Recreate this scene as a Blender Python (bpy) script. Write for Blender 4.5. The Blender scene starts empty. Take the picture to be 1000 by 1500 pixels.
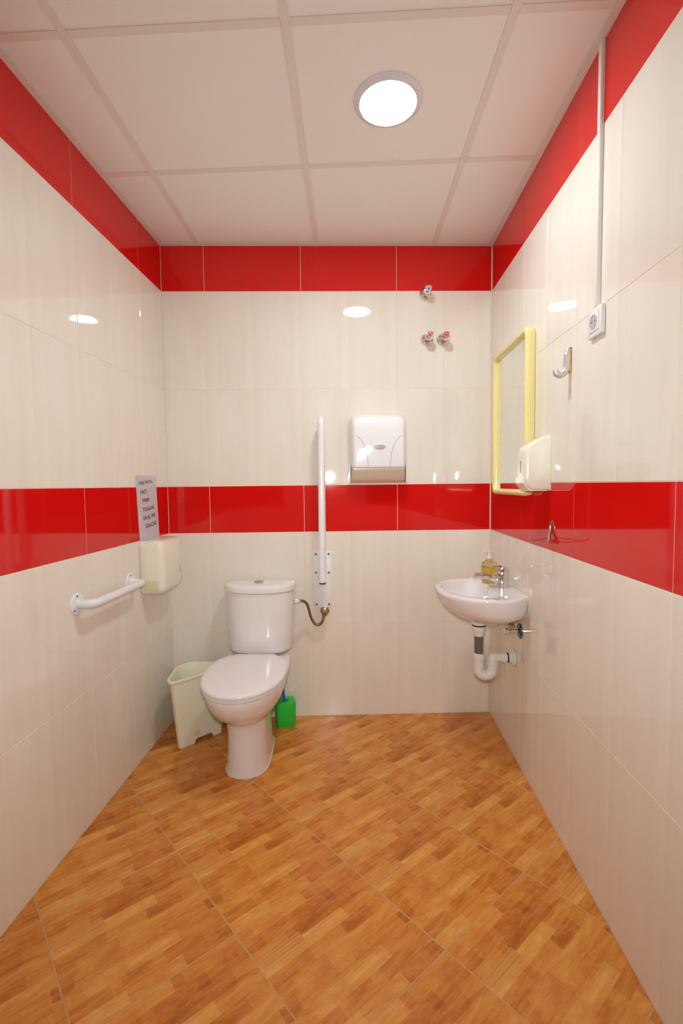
import bpy, bmesh, math, random
from mathutils import Vector, Matrix
random.seed(7)
PI = math.pi
S = bpy.context.scene
COL = S.collection

# ------------------------------------------------------------------ room measures
W = 1.7196            # width between the side walls
ANG = 0.06732         # the back wall is not quite square to the side walls
TA = math.tan(ANG)
Z0, Z1, Z2, Z3, Z4, Z5 = 0.5072, 1.0134, 1.2630, 1.7681, 2.2718, 2.5032
YF = -2.92            # wall behind the camera

# ------------------------------------------------------------------ camera
cam_d = bpy.data.cameras.new('camera')
cam = bpy.data.objects.new('camera', cam_d)
COL.objects.link(cam)
yaw, pitch, roll = -0.044886, -0.057729, -0.011052
cy, sy, cp, sp = math.cos(yaw), math.sin(yaw), math.cos(pitch), math.sin(pitch)
f = Vector((sy*cp, cy*cp, sp)); r = Vector((cy, -sy, 0)); u = r.cross(f)
cr, sr = math.cos(roll), math.sin(roll)
r2 = cr*r + sr*u; u2 = -sr*r + cr*u
M = Matrix((r2, u2, -f)).transposed().to_4x4()
M.translation = Vector((1.03045, -2.45546, 1.26355))
cam.matrix_world = M
cam_d.sensor_fit = 'VERTICAL'; cam_d.sensor_height = 36.0; cam_d.sensor_width = 24.0
cam_d.lens = 690.018/1500*36.0
cam_d.clip_start = 0.02
S.camera = cam

# ------------------------------------------------------------------ world, light, exposure
wd = bpy.data.worlds.new('world'); S.world = wd; wd.use_nodes = True
wd.node_tree.nodes['Background'].inputs[0].default_value = (0.9, 0.85, 0.8, 1)
wd.node_tree.nodes['Background'].inputs[1].default_value = 0.0
LAMP_STRENGTH = 118.0
LAMP_COLOR = (0.885, 1.0, 1.07)
FLASH = 7.5
ld = bpy.data.lights.new('camera_flash', 'AREA'); ld.shape = 'DISK'; ld.size = 0.07; ld.spread = math.radians(125)
ld.energy = FLASH; ld.color = (0.93, 1.0, 1.01)
lo = bpy.data.objects.new('camera_flash', ld); COL.objects.link(lo)
lo.location = (1.02, -2.42, 1.345); lo.rotation_euler = (PI/2-.10, 0, 0.04)
S.view_settings.view_transform = 'Standard'
S.view_settings.look = 'None'
S.view_settings.exposure = 0.20
S.view_settings.gamma = 1.0
S.view_settings.use_curve_mapping = False
S.cycles.sample_clamp_indirect = 0.0
S.cycles.blur_glossy = 0.2

# ------------------------------------------------------------------ materials
def lin(c):
    return tuple(((x/255)/12.92 if x/255 <= .04045 else ((x/255+.055)/1.055)**2.4) for x in c) + (1,)

class NT:
    def __init__(s, name):
        s.m = bpy.data.materials.new(name); s.m.use_nodes = True
        s.t = s.m.node_tree; s.b = s.t.nodes['Principled BSDF']
    def n(s, typ, **kw):
        nd = s.t.nodes.new(typ)
        for k, v in kw.items():
            if isinstance(k, str) and hasattr(nd, k): setattr(nd, k, v)
        return nd
    def l(s, a, b): s.t.links.new(a, b)
    def mix(s, fac, a, b, mode='MIX'):
        nd = s.t.nodes.new('ShaderNodeMix'); nd.data_type = 'RGBA'; nd.blend_type = mode
        for idx, v in ((0, fac), (6, a), (7, b)):
            if hasattr(v, 'is_output'): s.l(v, nd.inputs[idx])
            else: nd.inputs[idx].default_value = v
        return nd.outputs[2]
    def math(s, op, a, b=0.0):
        nd = s.t.nodes.new('ShaderNodeMath'); nd.operation = op
        for i, v in enumerate((a, b)):
            if hasattr(v, 'is_output'): s.l(v, nd.inputs[i])
            else: nd.inputs[i].default_value = v
        return nd.outputs[0]
    def ramp(s, v, stops):
        nd = s.t.nodes.new('ShaderNodeValToRGB'); cr_ = nd.color_ramp
        while len(cr_.elements) < len(stops): cr_.elements.new(0.5)
        for e, (p, c) in zip(cr_.elements, stops): e.position = p; e.color = c
        s.l(v, nd.inputs[0]); return nd.outputs[0]
    def noise(s, vec, scale, detail=3.0, rough=.5, dist=0.0):
        nd = s.t.nodes.new('ShaderNodeTexNoise')
        nd.inputs['Scale'].default_value = scale; nd.inputs['Detail'].default_value = detail
        nd.inputs['Roughness'].default_value = rough; nd.inputs['Distortion'].default_value = dist
        if vec: s.l(vec, nd.inputs['Vector'])
        return nd
    def mapping(s, vec, loc=(0,0,0), rot=(0,0,0), sc=(1,1,1)):
        nd = s.t.nodes.new('ShaderNodeMapping')
        nd.inputs['Location'].default_value = loc; nd.inputs['Rotation'].default_value = rot
        nd.inputs['Scale'].default_value = sc
        s.l(vec, nd.inputs['Vector']); return nd.outputs[0]
    def obj(s): return s.t.nodes.new('ShaderNodeTexCoord').outputs['Object']
    def bump(s, h, strength=.1, dist=.001):
        nd = s.t.nodes.new('ShaderNodeBump'); nd.inputs['Strength'].default_value = strength
        nd.inputs['Distance'].default_value = dist; s.l(h, nd.inputs['Height']); s.l(nd.outputs[0], s.b.inputs['Normal'])

def simple(name, rgb, rough=.4, metal=0.0, var=.03, scale=30, spec=.5, bump=0.0, coat=0.0, trans=0.0, ior=1.5):
    k = NT(name); c = lin(rgb)
    nz = k.noise(k.obj(), scale, 3)
    a = tuple(min(1, x*(1-var)) for x in c[:3])+(1,); b_ = tuple(min(1, x*(1+var)) for x in c[:3])+(1,)
    k.l(k.mix(nz.outputs[0], a, b_), k.b.inputs['Base Color'])
    k.b.inputs['Roughness'].default_value = rough; k.b.inputs['Metallic'].default_value = metal
    k.b.inputs['Specular IOR Level'].default_value = spec; k.b.inputs['IOR'].default_value = ior
    k.b.inputs['Coat Weight'].default_value = coat
    k.b.inputs['Transmission Weight'].default_value = trans
    if bump: k.bump(nz.outputs[0], bump)
    return k.m

def cream_tile_mat():
    k = NT('cream_glazed_tile')
    o = k.obj()
    inf = k.t.nodes.new('ShaderNodeObjectInfo').outputs['Random']
    # soft printed vertical bands
    v = k.mapping(o, sc=(1, 0, .06))
    st = k.noise(v, 22, 2, .5)
    fac = k.ramp(st.outputs[0], [(.38, (0,0,0,1)), (.62, (1,1,1,1))])
    c = k.mix(fac, lin((240, 232, 219)), lin((237, 228, 214)))
    mott = k.noise(k.mapping(o, sc=(1,1,.4)), 14, 4, .6)
    c = k.mix(k.math('MULTIPLY', mott.outputs[0], .30), c, lin((235, 221, 200)))
    hv = k.t.nodes.new('ShaderNodeHueSaturation')
    k.l(c, hv.inputs['Color']); k.l(k.math('ADD', k.math('MULTIPLY', inf, .03), .985), hv.inputs['Value'])
    k.l(hv.outputs[0], k.b.inputs['Base Color'])
    k.b.inputs['Roughness'].default_value = .03
    k.b.inputs['IOR'].default_value = 1.58
    wv = k.noise(o, 5.0, 1, .4)
    k.bump(wv.outputs[0], .05, .004)
    return k.m

def red_tile_mat():
    k = NT('red_glazed_tile')
    o = k.obj()
    nz = k.noise(k.mapping(o, sc=(1,1,1)), 160, 3, .6)
    c = k.mix(nz.outputs[0], lin((206, 14, 12)), lin((222, 26, 20)))
    k.l(c, k.b.inputs['Base Color'])
    k.b.inputs['Roughness'].default_value = .05
    k.b.inputs['IOR'].default_value = 1.5
    wv = k.noise(o, 5.0, 1, .4)
    k.bump(wv.outputs[0], .08, .004)
    return k.m

def floor_mat():
    k = NT('wood_print_floor_tile')
    o = k.obj()
    rot = -math.atan2(.2673, .2992)
    p = k.mapping(o, rot=(0, 0, rot))
    def brick(loc, w, h, off, bias=0.0):
        b = k.t.nodes.new('ShaderNodeTexBrick')
        b.offset = off; b.offset_frequency = 2; b.squash = 1.3; b.squash_frequency = 3
        k.l(k.mapping(p, loc=loc), b.inputs['Vector'])
        b.inputs['Color1'].default_value = (0,0,0,1); b.inputs['Color2'].default_value = (1,1,1,1)
        b.inputs['Scale'].default_value = 1.0; b.inputs['Mortar Size'].default_value = 0.0
        b.inputs['Bias'].default_value = bias
        b.inputs['Brick Width'].default_value = w; b.inputs['Row Height'].default_value = h
        return b.outputs['Color']
    b1 = brick((2.0, 2.0, 0), .135, .0408, .37)
    b2 = brick((2.045, 2.0, 0), .21, .0408, .61)
    blk = k.mix(.45, b1, b2)
    # streaky grain along the strips
    g1 = k.noise(k.mapping(p, sc=(5, 38, 5)), 1.6, 5, .62, .6)
    g2 = k.noise(k.mapping(p, sc=(12, 130, 5)), 1.5, 4, .6, .3)
    g3 = k.noise(k.mapping(p, sc=(1.0, 1.7, 1)), 11, 7, .68, 1.2)
    v = k.math('ADD', k.math('MULTIPLY', blk, .33), k.math('MULTIPLY', g1.outputs[0], .40))
    v = k.math('ADD', v, k.math('MULTIPLY', g2.outputs[0], .12))
    v = k.math('ADD', v, k.math('MULTIPLY', g3.outputs[0], .36))
    c = k.ramp(v, [(.40, lin((158, 82, 26))), (.54, lin((196, 114, 42))), (.66, lin((215, 140, 58))), (.84, lin((230, 170, 88)))])
    # the one pale striped strip printed on every tile
    sx = k.t.nodes.new('ShaderNodeSeparateXYZ'); k.l(p, sx.inputs[0])
    def band(x, lo_, hi):
        return k.math('MULTIPLY', k.math('GREATER_THAN', x, lo_), k.math('LESS_THAN', x, hi))
    X, Y = sx.outputs[0], sx.outputs[1]
    m = k.math('MULTIPLY', band(X, .012, .142), band(Y, -.147, -.107))
    ln = k.noise(k.mapping(p, sc=(2, 160, 1)), 1.7, 1, .5)
    lines = k.ramp(ln.outputs[0], [(.36, lin((182, 108, 46))), (.50, lin((216, 150, 74)))])
    c = k.mix(k.math('MULTIPLY', m, .8), c, lines)
    k.l(c, k.b.inputs['Base Color'])
    k.b.inputs['Roughness'].default_value = .26
    k.b.inputs['IOR'].default_value = 1.45
    k.bump(g2.outputs[0], .12, .001)
    return k.m

def ceiling_mat():
    k = NT('white_mineral_ceiling_board')
    nz = k.noise(k.obj(), 420, 3, .7)
    n2 = k.noise(k.obj(), 3, 2, .5)
    c = k.mix(nz.outputs[0], lin((238, 235, 228)), lin((248, 246, 241)))
    c = k.mix(k.math('MULTIPLY', n2.outputs[0], .2), c, lin((238, 228, 220)))
    k.l(c, k.b.inputs['Base Color']); k.b.inputs['Roughness'].default_value = .95
    k.b.inputs['Specular IOR Level'].default_value = .1
    k.bump(nz.outputs[0], .35, .001)
    return k.m

def bin_mat():
    k = NT('cream_plastic_with_yellow_stain')
    o = k.obj(); nz = k.noise(o, 26, 4, .6)
    c = k.mix(nz.outputs[0], lin((240, 234, 206)), lin((244, 239, 214)))
    sx = k.t.nodes.new('ShaderNodeSeparateXYZ'); k.l(o, sx.inputs[0])
    # grime blotch low on the front
    dx = k.math('ABSOLUTE', k.math('SUBTRACT', sx.outputs[0], -.022)); dz = k.math('ABSOLUTE', k.math('SUBTRACT', sx.outputs[2], .045))
    d = k.math('ADD', k.math('MULTIPLY', dx, 28), k.math('MULTIPLY', dz, 22))
    m = k.math('SUBTRACT', 1.0, k.math('ADD', d, k.math('MULTIPLY', nz.outputs[0], .5)))
    m = k.math('MAXIMUM', m, 0.0)
    c = k.mix(k.math('MULTIPLY', m, 1.1), c, lin((206, 196, 98)))
    k.l(c, k.b.inputs['Base Color']); k.b.inputs['Roughness'].default_value = .42
    return k.m

def emit(name, rgb, strength):
    k = NT(name); k.b.inputs['Base Color'].default_value = (0.9, 0.9, 0.9, 1)
    k.b.inputs['Emission Color'].default_value = rgb + (1,); k.b.inputs['Emission Strength'].default_value = strength
    return k.m

def hose_mat():
    k = NT('braided_steel_hose'); o = k.obj()
    wv = k.t.nodes.new('ShaderNodeTexWave'); wv.inputs['Scale'].default_value = 90; wv.bands_direction = 'DIAGONAL'
    k.l(o, wv.inputs['Vector'])
    k.l(k.mix(wv.outputs[0], lin((120, 92, 62)), lin((176, 148, 112))), k.b.inputs['Base Color'])
    k.b.inputs['Metallic'].default_value = .8; k.b.inputs['Roughness'].default_value = .4
    k.bump(wv.outputs[0], .4, .001)
    return k.m

MT = dict(
    cream=cream_tile_mat(), red=red_tile_mat(), floor=floor_mat(), ceil=ceiling_mat(), bin=bin_mat(), hose=hose_mat(),
    grout=simple('cream_grout', (236, 216, 192), .85, var=.05, scale=80),
    fgrout=simple('tan_floor_grout', (196, 152, 96), .8, var=.12, scale=60),
    bar=simple('white_steel_ceiling_bar', (232, 222, 213), .5, var=.01),
    lamp=emit('lit_diffuser', LAMP_COLOR, LAMP_STRENGTH),
    lampring=simple('grey_white_lamp_ring', (226, 222, 230), .35),
    porc=simple('white_porcelain', (238, 232, 230), .06, var=.008, scale=6, coat=.3),
    seat=simple('white_seat_plastic', (238, 230, 228), .14, var=.008, scale=6),
    enamel=simple('white_enamelled_steel', (240, 238, 238), .18, var=.01),
    chrome=simple('chrome', (225, 222, 220), .07, 1.0, var=.01),
    satin=simple('satin_chrome', (190, 186, 180), .28, 1.0, var=.02),
    brushed=simple('light_brushed_metal', (226, 222, 220), .42, .85, var=.02),
    screw=simple('dull_steel_screw', (128, 118, 108), .4, 1.0, var=.05),
    brass=simple('weathered_nickel_valve', (196, 176, 150), .22, 1.0, var=.08),
    whitep=simple('white_plastic', (240, 238, 236), .2, var=.01),
    whitegl=simple('glossy_white_plastic', (242, 240, 240), .07, var=.008),
    beigep=simple('smoky_beige_plastic', (232, 223, 202), .22, var=.04),
    creamp=simple('aged_cream_plastic', (243, 237, 218), .14, var=.02),
    creamw=simple('yellowed_window_plastic', (230, 220, 184), .14, var=.05),
    groove=simple('grey_shadow_groove', (186, 182, 178), .4),
    badge=simple('grey_badge', (176, 174, 172), .3),
    dark=simple('black_rubber', (24, 20, 18), .5),
    darkslot=simple('dark_slot', (60, 54, 46), .6),
    yellow=simple('pale_yellow_plastic_frame', (240, 224, 152), .16, var=.012),
    mirror=simple('mirror_silver', (238, 240, 238), .0, 1.0, var=.0),
    paper=simple('white_paper', (252, 244, 247), .42, var=.01),
    ink=simple('dark_ink', (96, 66, 74), .6),
    green=simple('green_translucent_plastic', (40, 196, 60), .3, var=.08, scale=12),
    blue=simple('blue_plastic', (28, 104, 190), .3),
    bristle=simple('white_bristles', (220, 224, 226), .8),
    pvc=simple('white_pvc_pipe', (238, 234, 230), .28, var=.01),
    grey=simple('grey_pvc_pipe', (112, 100, 100), .35, var=.03),
    duct=simple('white_cable_duct', (236, 230, 222), .35, var=.01),
    capgrey=simple('pale_teal_cap', (176, 190, 192), .3),
    cappink=simple('pink_cap', (206, 150, 168), .3),
    capred=simple('dusty_red_cap', (216, 122, 118), .3),
    redmark=simple('red_hot_mark', (200, 40, 60), .3),
    bluemark=simple('blue_cold_mark', (60, 90, 150), .3),
    silicone=simple('clear_silicone', (222, 216, 196), .25, var=.03),
    door=simple('white_painted_door', (226, 220, 210), .35, var=.01),
    liquid=simple('yellow_soap', (248, 222, 20), .12, var=.03),
    clearp=simple('clear_plastic', (250, 240, 200), .05, var=.0, trans=.9, ior=1.4),
    pump=simple('ivory_pump_plastic', (232, 216, 176), .3),
    teal=simple('chrome_rose_painted_reflection', (110, 130, 132), .12, 1.0, var=.02),  # dark teal reflection in the chrome rose, put into its base colour
)

# ------------------------------------------------------------------ helpers
def link(name, bm, mat, parent=None, loc=(0,0,0), rot=(0,0,0), smooth=True, auto=40):
    me = bpy.data.meshes.new(name); bm.normal_update(); bm.to_mesh(me); bm.free()
    me.materials.append(mat)
    if smooth:
        me.polygons.foreach_set('use_smooth', [True]*len(me.polygons))
        try: me.set_sharp_from_angle(angle=math.radians(auto))
        except Exception: pass
    o = bpy.data.objects.new(name, me); COL.objects.link(o)
    if parent: o.parent = parent
    o.location = loc; o.rotation_euler = rot
    return o

def tag(o, label=None, cat=None, group=None, kind=None):
    for k_, v_ in (('label', label), ('category', cat), ('group', group), ('kind', kind)):
        if v_: o[k_] = v_
    return o

def thing(name, label, cat, loc, rz=0.0, group=None):
    o = bpy.data.objects.new(name, None); COL.objects.link(o); o.empty_display_size = .05
    o.location = loc; o.rotation_euler = (0, 0, rz)
    return tag(o, label, cat, group)

def box(bm, x0, x1, y0, y1, z0, z1, bev=0.0, seg=2, M_=None):
    t = bmesh.new(); bmesh.ops.create_cube(t, size=1)
    for v in t.verts:
        v.co = Vector(((x0+x1)/2+v.co.x*(x1-x0), (y0+y1)/2+v.co.y*(y1-y0), (z0+z1)/2+v.co.z*(z1-z0)))
    if bev: bmesh.ops.bevel(t, geom=list(t.edges), offset=bev, segments=seg, profile=.5, affect='EDGES')
    merge(bm, t, M_); return bm

def merge(bm, t, M_=None):
    if M_: bmesh.ops.transform(t, matrix=M_, verts=t.verts)
    me = bpy.data.meshes.new('tmp'); t.to_mesh(me); t.free(); bm.from_mesh(me); bpy.data.meshes.remove(me)

def loft(bm, rings, cap0=True, cap1=True):
    vs = [[bm.verts.new(p) for p in rg] for rg in rings]
    n = len(vs[0])
    for a, b in zip(vs, vs[1:]):
        for i in range(n):
            j = (i+1) % n
            bm.faces.new((a[i], a[j], b[j], b[i]))
    if cap0: bm.faces.new(vs[0][::-1])
    if cap1: bm.faces.new(vs[-1])
    bmesh.ops.recalc_face_normals(bm, faces=bm.faces)
    return bm

def axis_mat(p, d):
    d = Vector(d).normalized(); q = Vector((0,0,1)).rotation_difference(d)
    return Matrix.Translation(Vector(p)) @ q.to_matrix().to_4x4()

def lathe(bm, prof, p=(0,0,0), d=(0,0,1), n=32):
    """prof: list of (radius, height) along axis d starting at p"""
    t = bmesh.new(); rings = []
    for r_, h in prof:
        rings.append([Vector((max(r_, 1e-5)*math.cos(2*PI*i/n), max(r_, 1e-5)*math.sin(2*PI*i/n), h)) for i in range(n)])
    loft(t, rings); bmesh.ops.remove_doubles(t, verts=t.verts, dist=2e-5)
    bmesh.ops.recalc_face_normals(t, faces=t.faces)
    merge(bm, t, axis_mat(p, d)); return bm

def disc(bm, p, d, r_, h, n=32, ch=None):
    ch = min(h*.3, r_*.2) if ch is None else ch
    return lathe(bm, [(0, 0), (r_, 0), (r_, h-ch), (r_-ch, h), (0, h)], p, d, n)

def smooth_path(pts, rad=.02, n=8):
    """round the corners of a polyline"""
    pts = [Vector(p) for p in pts]; out = [pts[0]]
    for a, b, c in zip(pts, pts[1:], pts[2:]):
        d1 = (a-b); d2 = (c-b); k = min(rad, d1.length*.49, d2.length*.49)
        p0, p1 = b+d1.normalized()*k, b+d2.normalized()*k
        for i in range(n+1):
            t = i/n; out.append((1-t)**2*p0 + 2*t*(1-t)*b + t*t*p1)
    out.append(pts[-1]); return out

def catmull(pts, n=8):
    pts = [Vector(p) for p in pts]; P = [pts[0]*2-pts[1]] + pts + [pts[-1]*2-pts[-2]]; out = []
    for i in range(1, len(P)-2):
        a, b, c, d = P[i-1:i+3]
        for k_ in range(n):
            t = k_/n
            out.append(.5*((2*b)+(c-a)*t+(2*a-5*b+4*c-d)*t*t+(3*b-a-3*c+d)*t**3))
    out.append(pts[-1]); return out

def tube(bm, pts, rad, n=16, caps=True):
    pts = [Vector(p) for p in pts]
    q = [pts[0]]
    for p in pts[1:]:
        if (p-q[-1]).length > 1e-5: q.append(p)
    pts = q; rs = rad if isinstance(rad, (list, tuple)) else [rad]*len(pts)
    t0 = (pts[1]-pts[0]).normalized()
    up = Vector((0,0,1)) if abs(t0.z) < .9 else Vector((1,0,0))
    nrm = t0.cross(up).normalized(); rings = []; prev = t0
    for i, p in enumerate(pts):
        tg = (pts[min(i+1, len(pts)-1)]-pts[max(i-1, 0)]).normalized()
        nrm = prev.rotation_difference(tg) @ nrm; prev = tg
        nrm = (nrm - tg*nrm.dot(tg)).normalized(); bn = tg.cross(nrm)
        rings.append([p + (nrm*math.cos(2*PI*k_/n)+bn*math.sin(2*PI*k_/n))*rs[min(i, len(rs)-1)] for k_ in range(n)])
    t = bmesh.new(); loft(t, rings, caps, caps); merge(bm, t); return bm

def egg(hw, front, back, cy_=0.0, cx=0.0, z=0.0, nf=2.0, nb=2.0, n=48):
    """closed outline, front towards -y"""
    out = []
    for i in range(n):
        a = 2*PI*i/n; c_, s_ = math.cos(a), math.sin(a)
        e = nf if s_ < 0 else nb
        x = math.copysign(abs(c_)**(2/e), c_)*hw
        y = math.copysign(abs(s_)**(2/e), s_)*(front if s_ < 0 else back)
        out.append(Vector((cx+x, cy_+y, z)))
    return out

def poly_round(pts, rads, n=5, z=0.0):
    out = []; m = len(pts)
    for i in range(m):
        a, b, c = Vector(pts[i-1]), Vector(pts[i]), Vector(pts[(i+1) % m])
        rr = rads[i] if isinstance(rads, (list, tuple)) else rads
        d1, d2 = (a-b), (c-b); k_ = min(rr, d1.length*.49, d2.length*.49)
        p0, p1 = b+d1.normalized()*k_, b+d2.normalized()*k_
        for j in range(n+1):
            t = j/n; q = (1-t)**2*p0+2*t*(1-t)*b+t*t*p1
            out.append(Vector((q.x, q.y, z)))
    return out

def back_pt(x, off, z):          # a point off the back wall
    return Vector((x+off*math.sin(ANG), x*TA-off*math.cos(ANG), z))

# ------------------------------------------------------------------ tiled walls
tile_mesh = {}
def tile(w, h, mat, parent, x, z, name='tile'):
    key = (round(w, 4), round(h, 4), mat.name)
    if key not in tile_mesh:
        me = bpy.data.meshes.new(name); c = .0009; a, b = w/2, h/2
        v = [(-a,.004,-b),(a,.004,-b),(a,.004,b),(-a,.004,b),
             (-a,.0009,-b),(a,.0009,-b),(a,.0009,b),(-a,.0009,b),
             (-a+c,0,-b+c),(a-c,0,-b+c),(a-c,0,b-c),(-a+c,0,b-c)]
        F = [(8,9,10,11)]
        for q in range(4):
            s_ = (q+1) % 4
            F += [(q, s_, 4+s_, 4+q), (4+q, 4+s_, 8+s_, 8+q)]
        me.from_pydata(v, [], F); me.materials.append(mat); tile_mesh[key] = me
    o = bpy.data.objects.new(name, tile_mesh[key]); COL.objects.link(o); o.parent = parent
    o.location = (x, 0, z)
    return o

G = .0009   # half the joint width
ROWS = [(0, Z0, 0), (Z0, Z1, 0), (Z1, Z2, 1), (Z2, Z3, 0), (Z3, Z4, 0), (Z4, Z5+.03, 1)]
def wall(name, loc, rz, length, first_cream, first_red, hole=None):
    """local x runs along the wall, local -y faces the room"""
    bm = bmesh.new(); box(bm, -.06, length+.06, .0010, .10, -.05, Z5+.12)
    wl = link(name, bm, MT['grout'], loc=loc, rot=(0, 0, rz), smooth=False); wl['kind'] = 'structure'
    for z_a, z_b, red in ROWS:
        step = .5 if red else .25
        xs = [0.0]; x = first_red if red else first_cream
        while x < length-1e-3: xs.append(x); x += step
        xs.append(length)
        for a, b in zip(xs, xs[1:]):
            if b-a < .012: continue
            if hole and a > hole[0]-.2 and b < hole[1]+.2 and z_b < hole[2]+.1 and a >= hole[0]-.001 and b <= hole[1]+.001: continue
            tile(b-a-2*G, z_b-z_a-2*G, MT['red' if red else 'cream'], wl, (a+b)/2, (z_a+z_b)/2)
    return wl

LB = W/math.cos(ANG)
wall('wall_back', (0, 0, 0), ANG, LB, (W-6*.25)/math.cos(ANG), (W-3*.5)/math.cos(ANG))
LLEN = -YF
# left wall: local x = +y ; starts at the front wall, ends at the back corner
off = LLEN-.248
wall('wall_left', (0, YF, 0), PI/2, LLEN, off % .25, off % .5)
# right wall: local x = -y ; starts at the back corner
RLEN = -YF + W*TA
wall('wall_right', (W, W*TA, 0), -PI/2, RLEN, .25, .5)
wall('wall_front', (W, YF, 0), PI, W, .25, .5, hole=(.25, 1.25, 2.1))

# ------------------------------------------------------------------ floor and ceiling
ROOM = [(0.0, 0.0), (0.0, YF), (W, YF), (W, W*TA)]     # counter-clockwise
def clip(poly, room):
    out = poly
    for i in range(len(room)):
        a = Vector(room[i]); b = Vector(room[(i+1) % len(room)]); nrm = Vector((-(b-a).y, (b-a).x))
        res = []
        for j in range(len(out)):
            p, q = Vector(out[j]), Vector(out[(j+1) % len(out)])
            dp, dq = (p-a).dot(nrm), (q-a).dot(nrm)
            if dp >= 0: res.append(p)
            if (dp >= 0) != (dq >= 0): res.append(p+(q-p)*(dp/(dp-dq)))
        out = res
        if len(out) < 3: return []
    ded = []
    for p in out:
        if not ded or (p-ded[-1]).length > 1e-4: ded.append(p)
    return ded
def area(p):
    return abs(sum(p[i].x*p[(i+1) % len(p)].y-p[(i+1) % len(p)].x*p[i].y for i in range(len(p))))/2
def slab_piece(name, poly, z_top, z_bot, mat, parent, origin, ch=.0012, up=True):
    c = sum((Vector(p) for p in poly), Vector((0, 0)))/len(poly)
    rings = []
    s_ = 1 if up else -1
    ins = [Vector(p)+(c-Vector(p)).normalized()*ch*1.4 for p in poly]
    for pts, z in ((poly, z_bot), (poly, z_top-s_*.0008), (ins, z_top)):
        rings.append([Vector((p[0]-origin[0], p[1]-origin[1], z)) for p in pts])
    bm = bmesh.new(); loft(bm, rings)
    return link(name, bm, mat, parent, loc=(origin[0], origin[1], 0), smooth=False)

def prism(bm, pts, z0, z1):
    return loft(bm, [[Vector((p[0], p[1], z)) for p in pts] for z in (z0, z1)])

big = [(-.08, .0), (-.08, YF-.08), (W+.08, YF-.08), (W+.08, W*TA+.08), (-.08, .08)]
bm = bmesh.new(); prism(bm, big, -.06, -.0009)
floor = link('floor', bm, MT['fgrout'], smooth=False); floor['kind'] = 'structure'
O = Vector((.9606, -.9439)); U = Vector((.2992, .2673)); V = Vector((.2846, -.2931))
for i in range(-9, 9):
    for j in range(-6, 12):
        o0 = O+U*i+V*j
        g = .0022
        ua, va = U.normalized()*g, V.normalized()*g
        q = [o0+ua+va, o0+U-ua+va, o0+U+V-ua-va, o0+V+ua-va]
        q = clip(q[::-1], ROOM)
        if len(q) >= 3 and area(q) > 4e-4: slab_piece('floor_tile', q, 0.0, -.004, MT['floor'], floor, o0)

bm = bmesh.new(); prism(bm, big, Z5+.10, Z5+.14)
ceil = link('ceiling', bm, MT['bar'], smooth=False); ceil['kind'] = 'structure'
SK = -.025                                        # the bars lean a little from the room's axis
xb = [.195-.612, .195, .806, 1.414, 1.414+.61]    # bar lines at y = 0
yb = [.30, -.0-.548, -1.125, -1.702, -2.279, -2.856, -3.43]
yb[0] = .028
BW_ = .024
def xl(k_, y): return xb[k_]+SK*y
for a in range(len(xb)-1):
    for b in range(len(yb)-1):
        h = BW_/2-.006
        y1, y0 = yb[b]-h, yb[b+1]+h
        if b == 0: y1 = .3
        q = [(xl(a, y1)+h, y1), (xl(a, y0)+h, y0), (xl(a+1, y0)-h, y0), (xl(a+1, y1)-h, y1)]
        q = clip([Vector(p) for p in q], ROOM)
        if len(q) >= 3 and area(q) > 1e-3:
            c0 = sum((Vector(p) for p in q), Vector((0, 0)))/len(q)
            slab_piece('ceiling_panel', q, Z5+.003, Z5+.018, MT['ceil'], ceil, (c0.x, c0.y), up=False)
for k_ in (1, 2, 3):                               # main bars
    q = [(xl(k_, .15)-BW_/2, .15), (xl(k_, YF)-BW_/2, YF), (xl(k_, YF)+BW_/2, YF), (xl(k_, .15)+BW_/2, .15)]
    q = clip([Vector(p) for p in q], ROOM)
    bm = bmesh.new(); prism(bm, q, Z5, Z5+.0025)
    link('ceiling_bar', bm, MT['bar'], ceil, smooth=False)
for y in yb[1:-1]:                                 # cross bars, between the main bars
    for a in range(len(xb)-1):
        q = [(xl(a, y)+BW_/2+.0006, y+BW_/2), (xl(a, y)+BW_/2+.0006, y-BW_/2), (xl(a+1, y)-BW_/2-.0006, y-BW_/2), (xl(a+1, y)-BW_/2-.0006, y+BW_/2)]
        q = clip([Vector(p) for p in q], ROOM)
        if len(q) < 3 or area(q) < 1e-4: continue
        bm = bmesh.new(); prism(bm, q, Z5+.0002, Z5+.0027)
        link('ceiling_bar', bm, MT['bar'], ceil, smooth=False)
t_ = .024                                          # wall angle around the ceiling
def edge_bar(name, pts):
    bm = bmesh.new(); prism(bm, pts, Z5-.0022, Z5-.0002)
    o = link(name, bm, MT['bar'], smooth=False); o['kind'] = 'structure'
edge_bar('trim_1', [(0, 0), (0, YF), (t_, YF), (t_, -t_+t_*TA)])
edge_bar('trim_2', [(W-t_, -t_+W*TA), (W-t_, YF), (W, YF), (W, W*TA)])
edge_bar('trim_3', [(0, 0), (t_, -t_+t_*TA), (W-t_, -t_+W*TA), (W, W*TA)])

# door behind the camera
dr = thing('door_1', None, None, (W-.25, YF+.03, 0), PI); dr['kind'] = 'structure'
bm = bmesh.new(); box(bm, .06, .90, -.012, .026, .008, 2.03, .002)
link('door_leaf', bm, MT['door'], dr)
bm = bmesh.new(); box(bm, 0, .058, -.014, .026, 0, 2.09, .003); box(bm, .902, .96, -.014, .026, 0, 2.09, .003); box(bm, .058, .902, -.014, .026, 2.034, 2.09, .003)
link('door_frame', bm, MT['door'], dr)
bm = bmesh.new(); disc(bm, (.13, -.012, 1.02), (0, -1, 0), .025, .006); tube(bm, smooth_path([(.13, -.014, 1.02), (.13, -.06, 1.02), (.25, -.06, 1.02)], .015), .009)
link('door_handle', bm, MT['satin'], dr)

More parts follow.
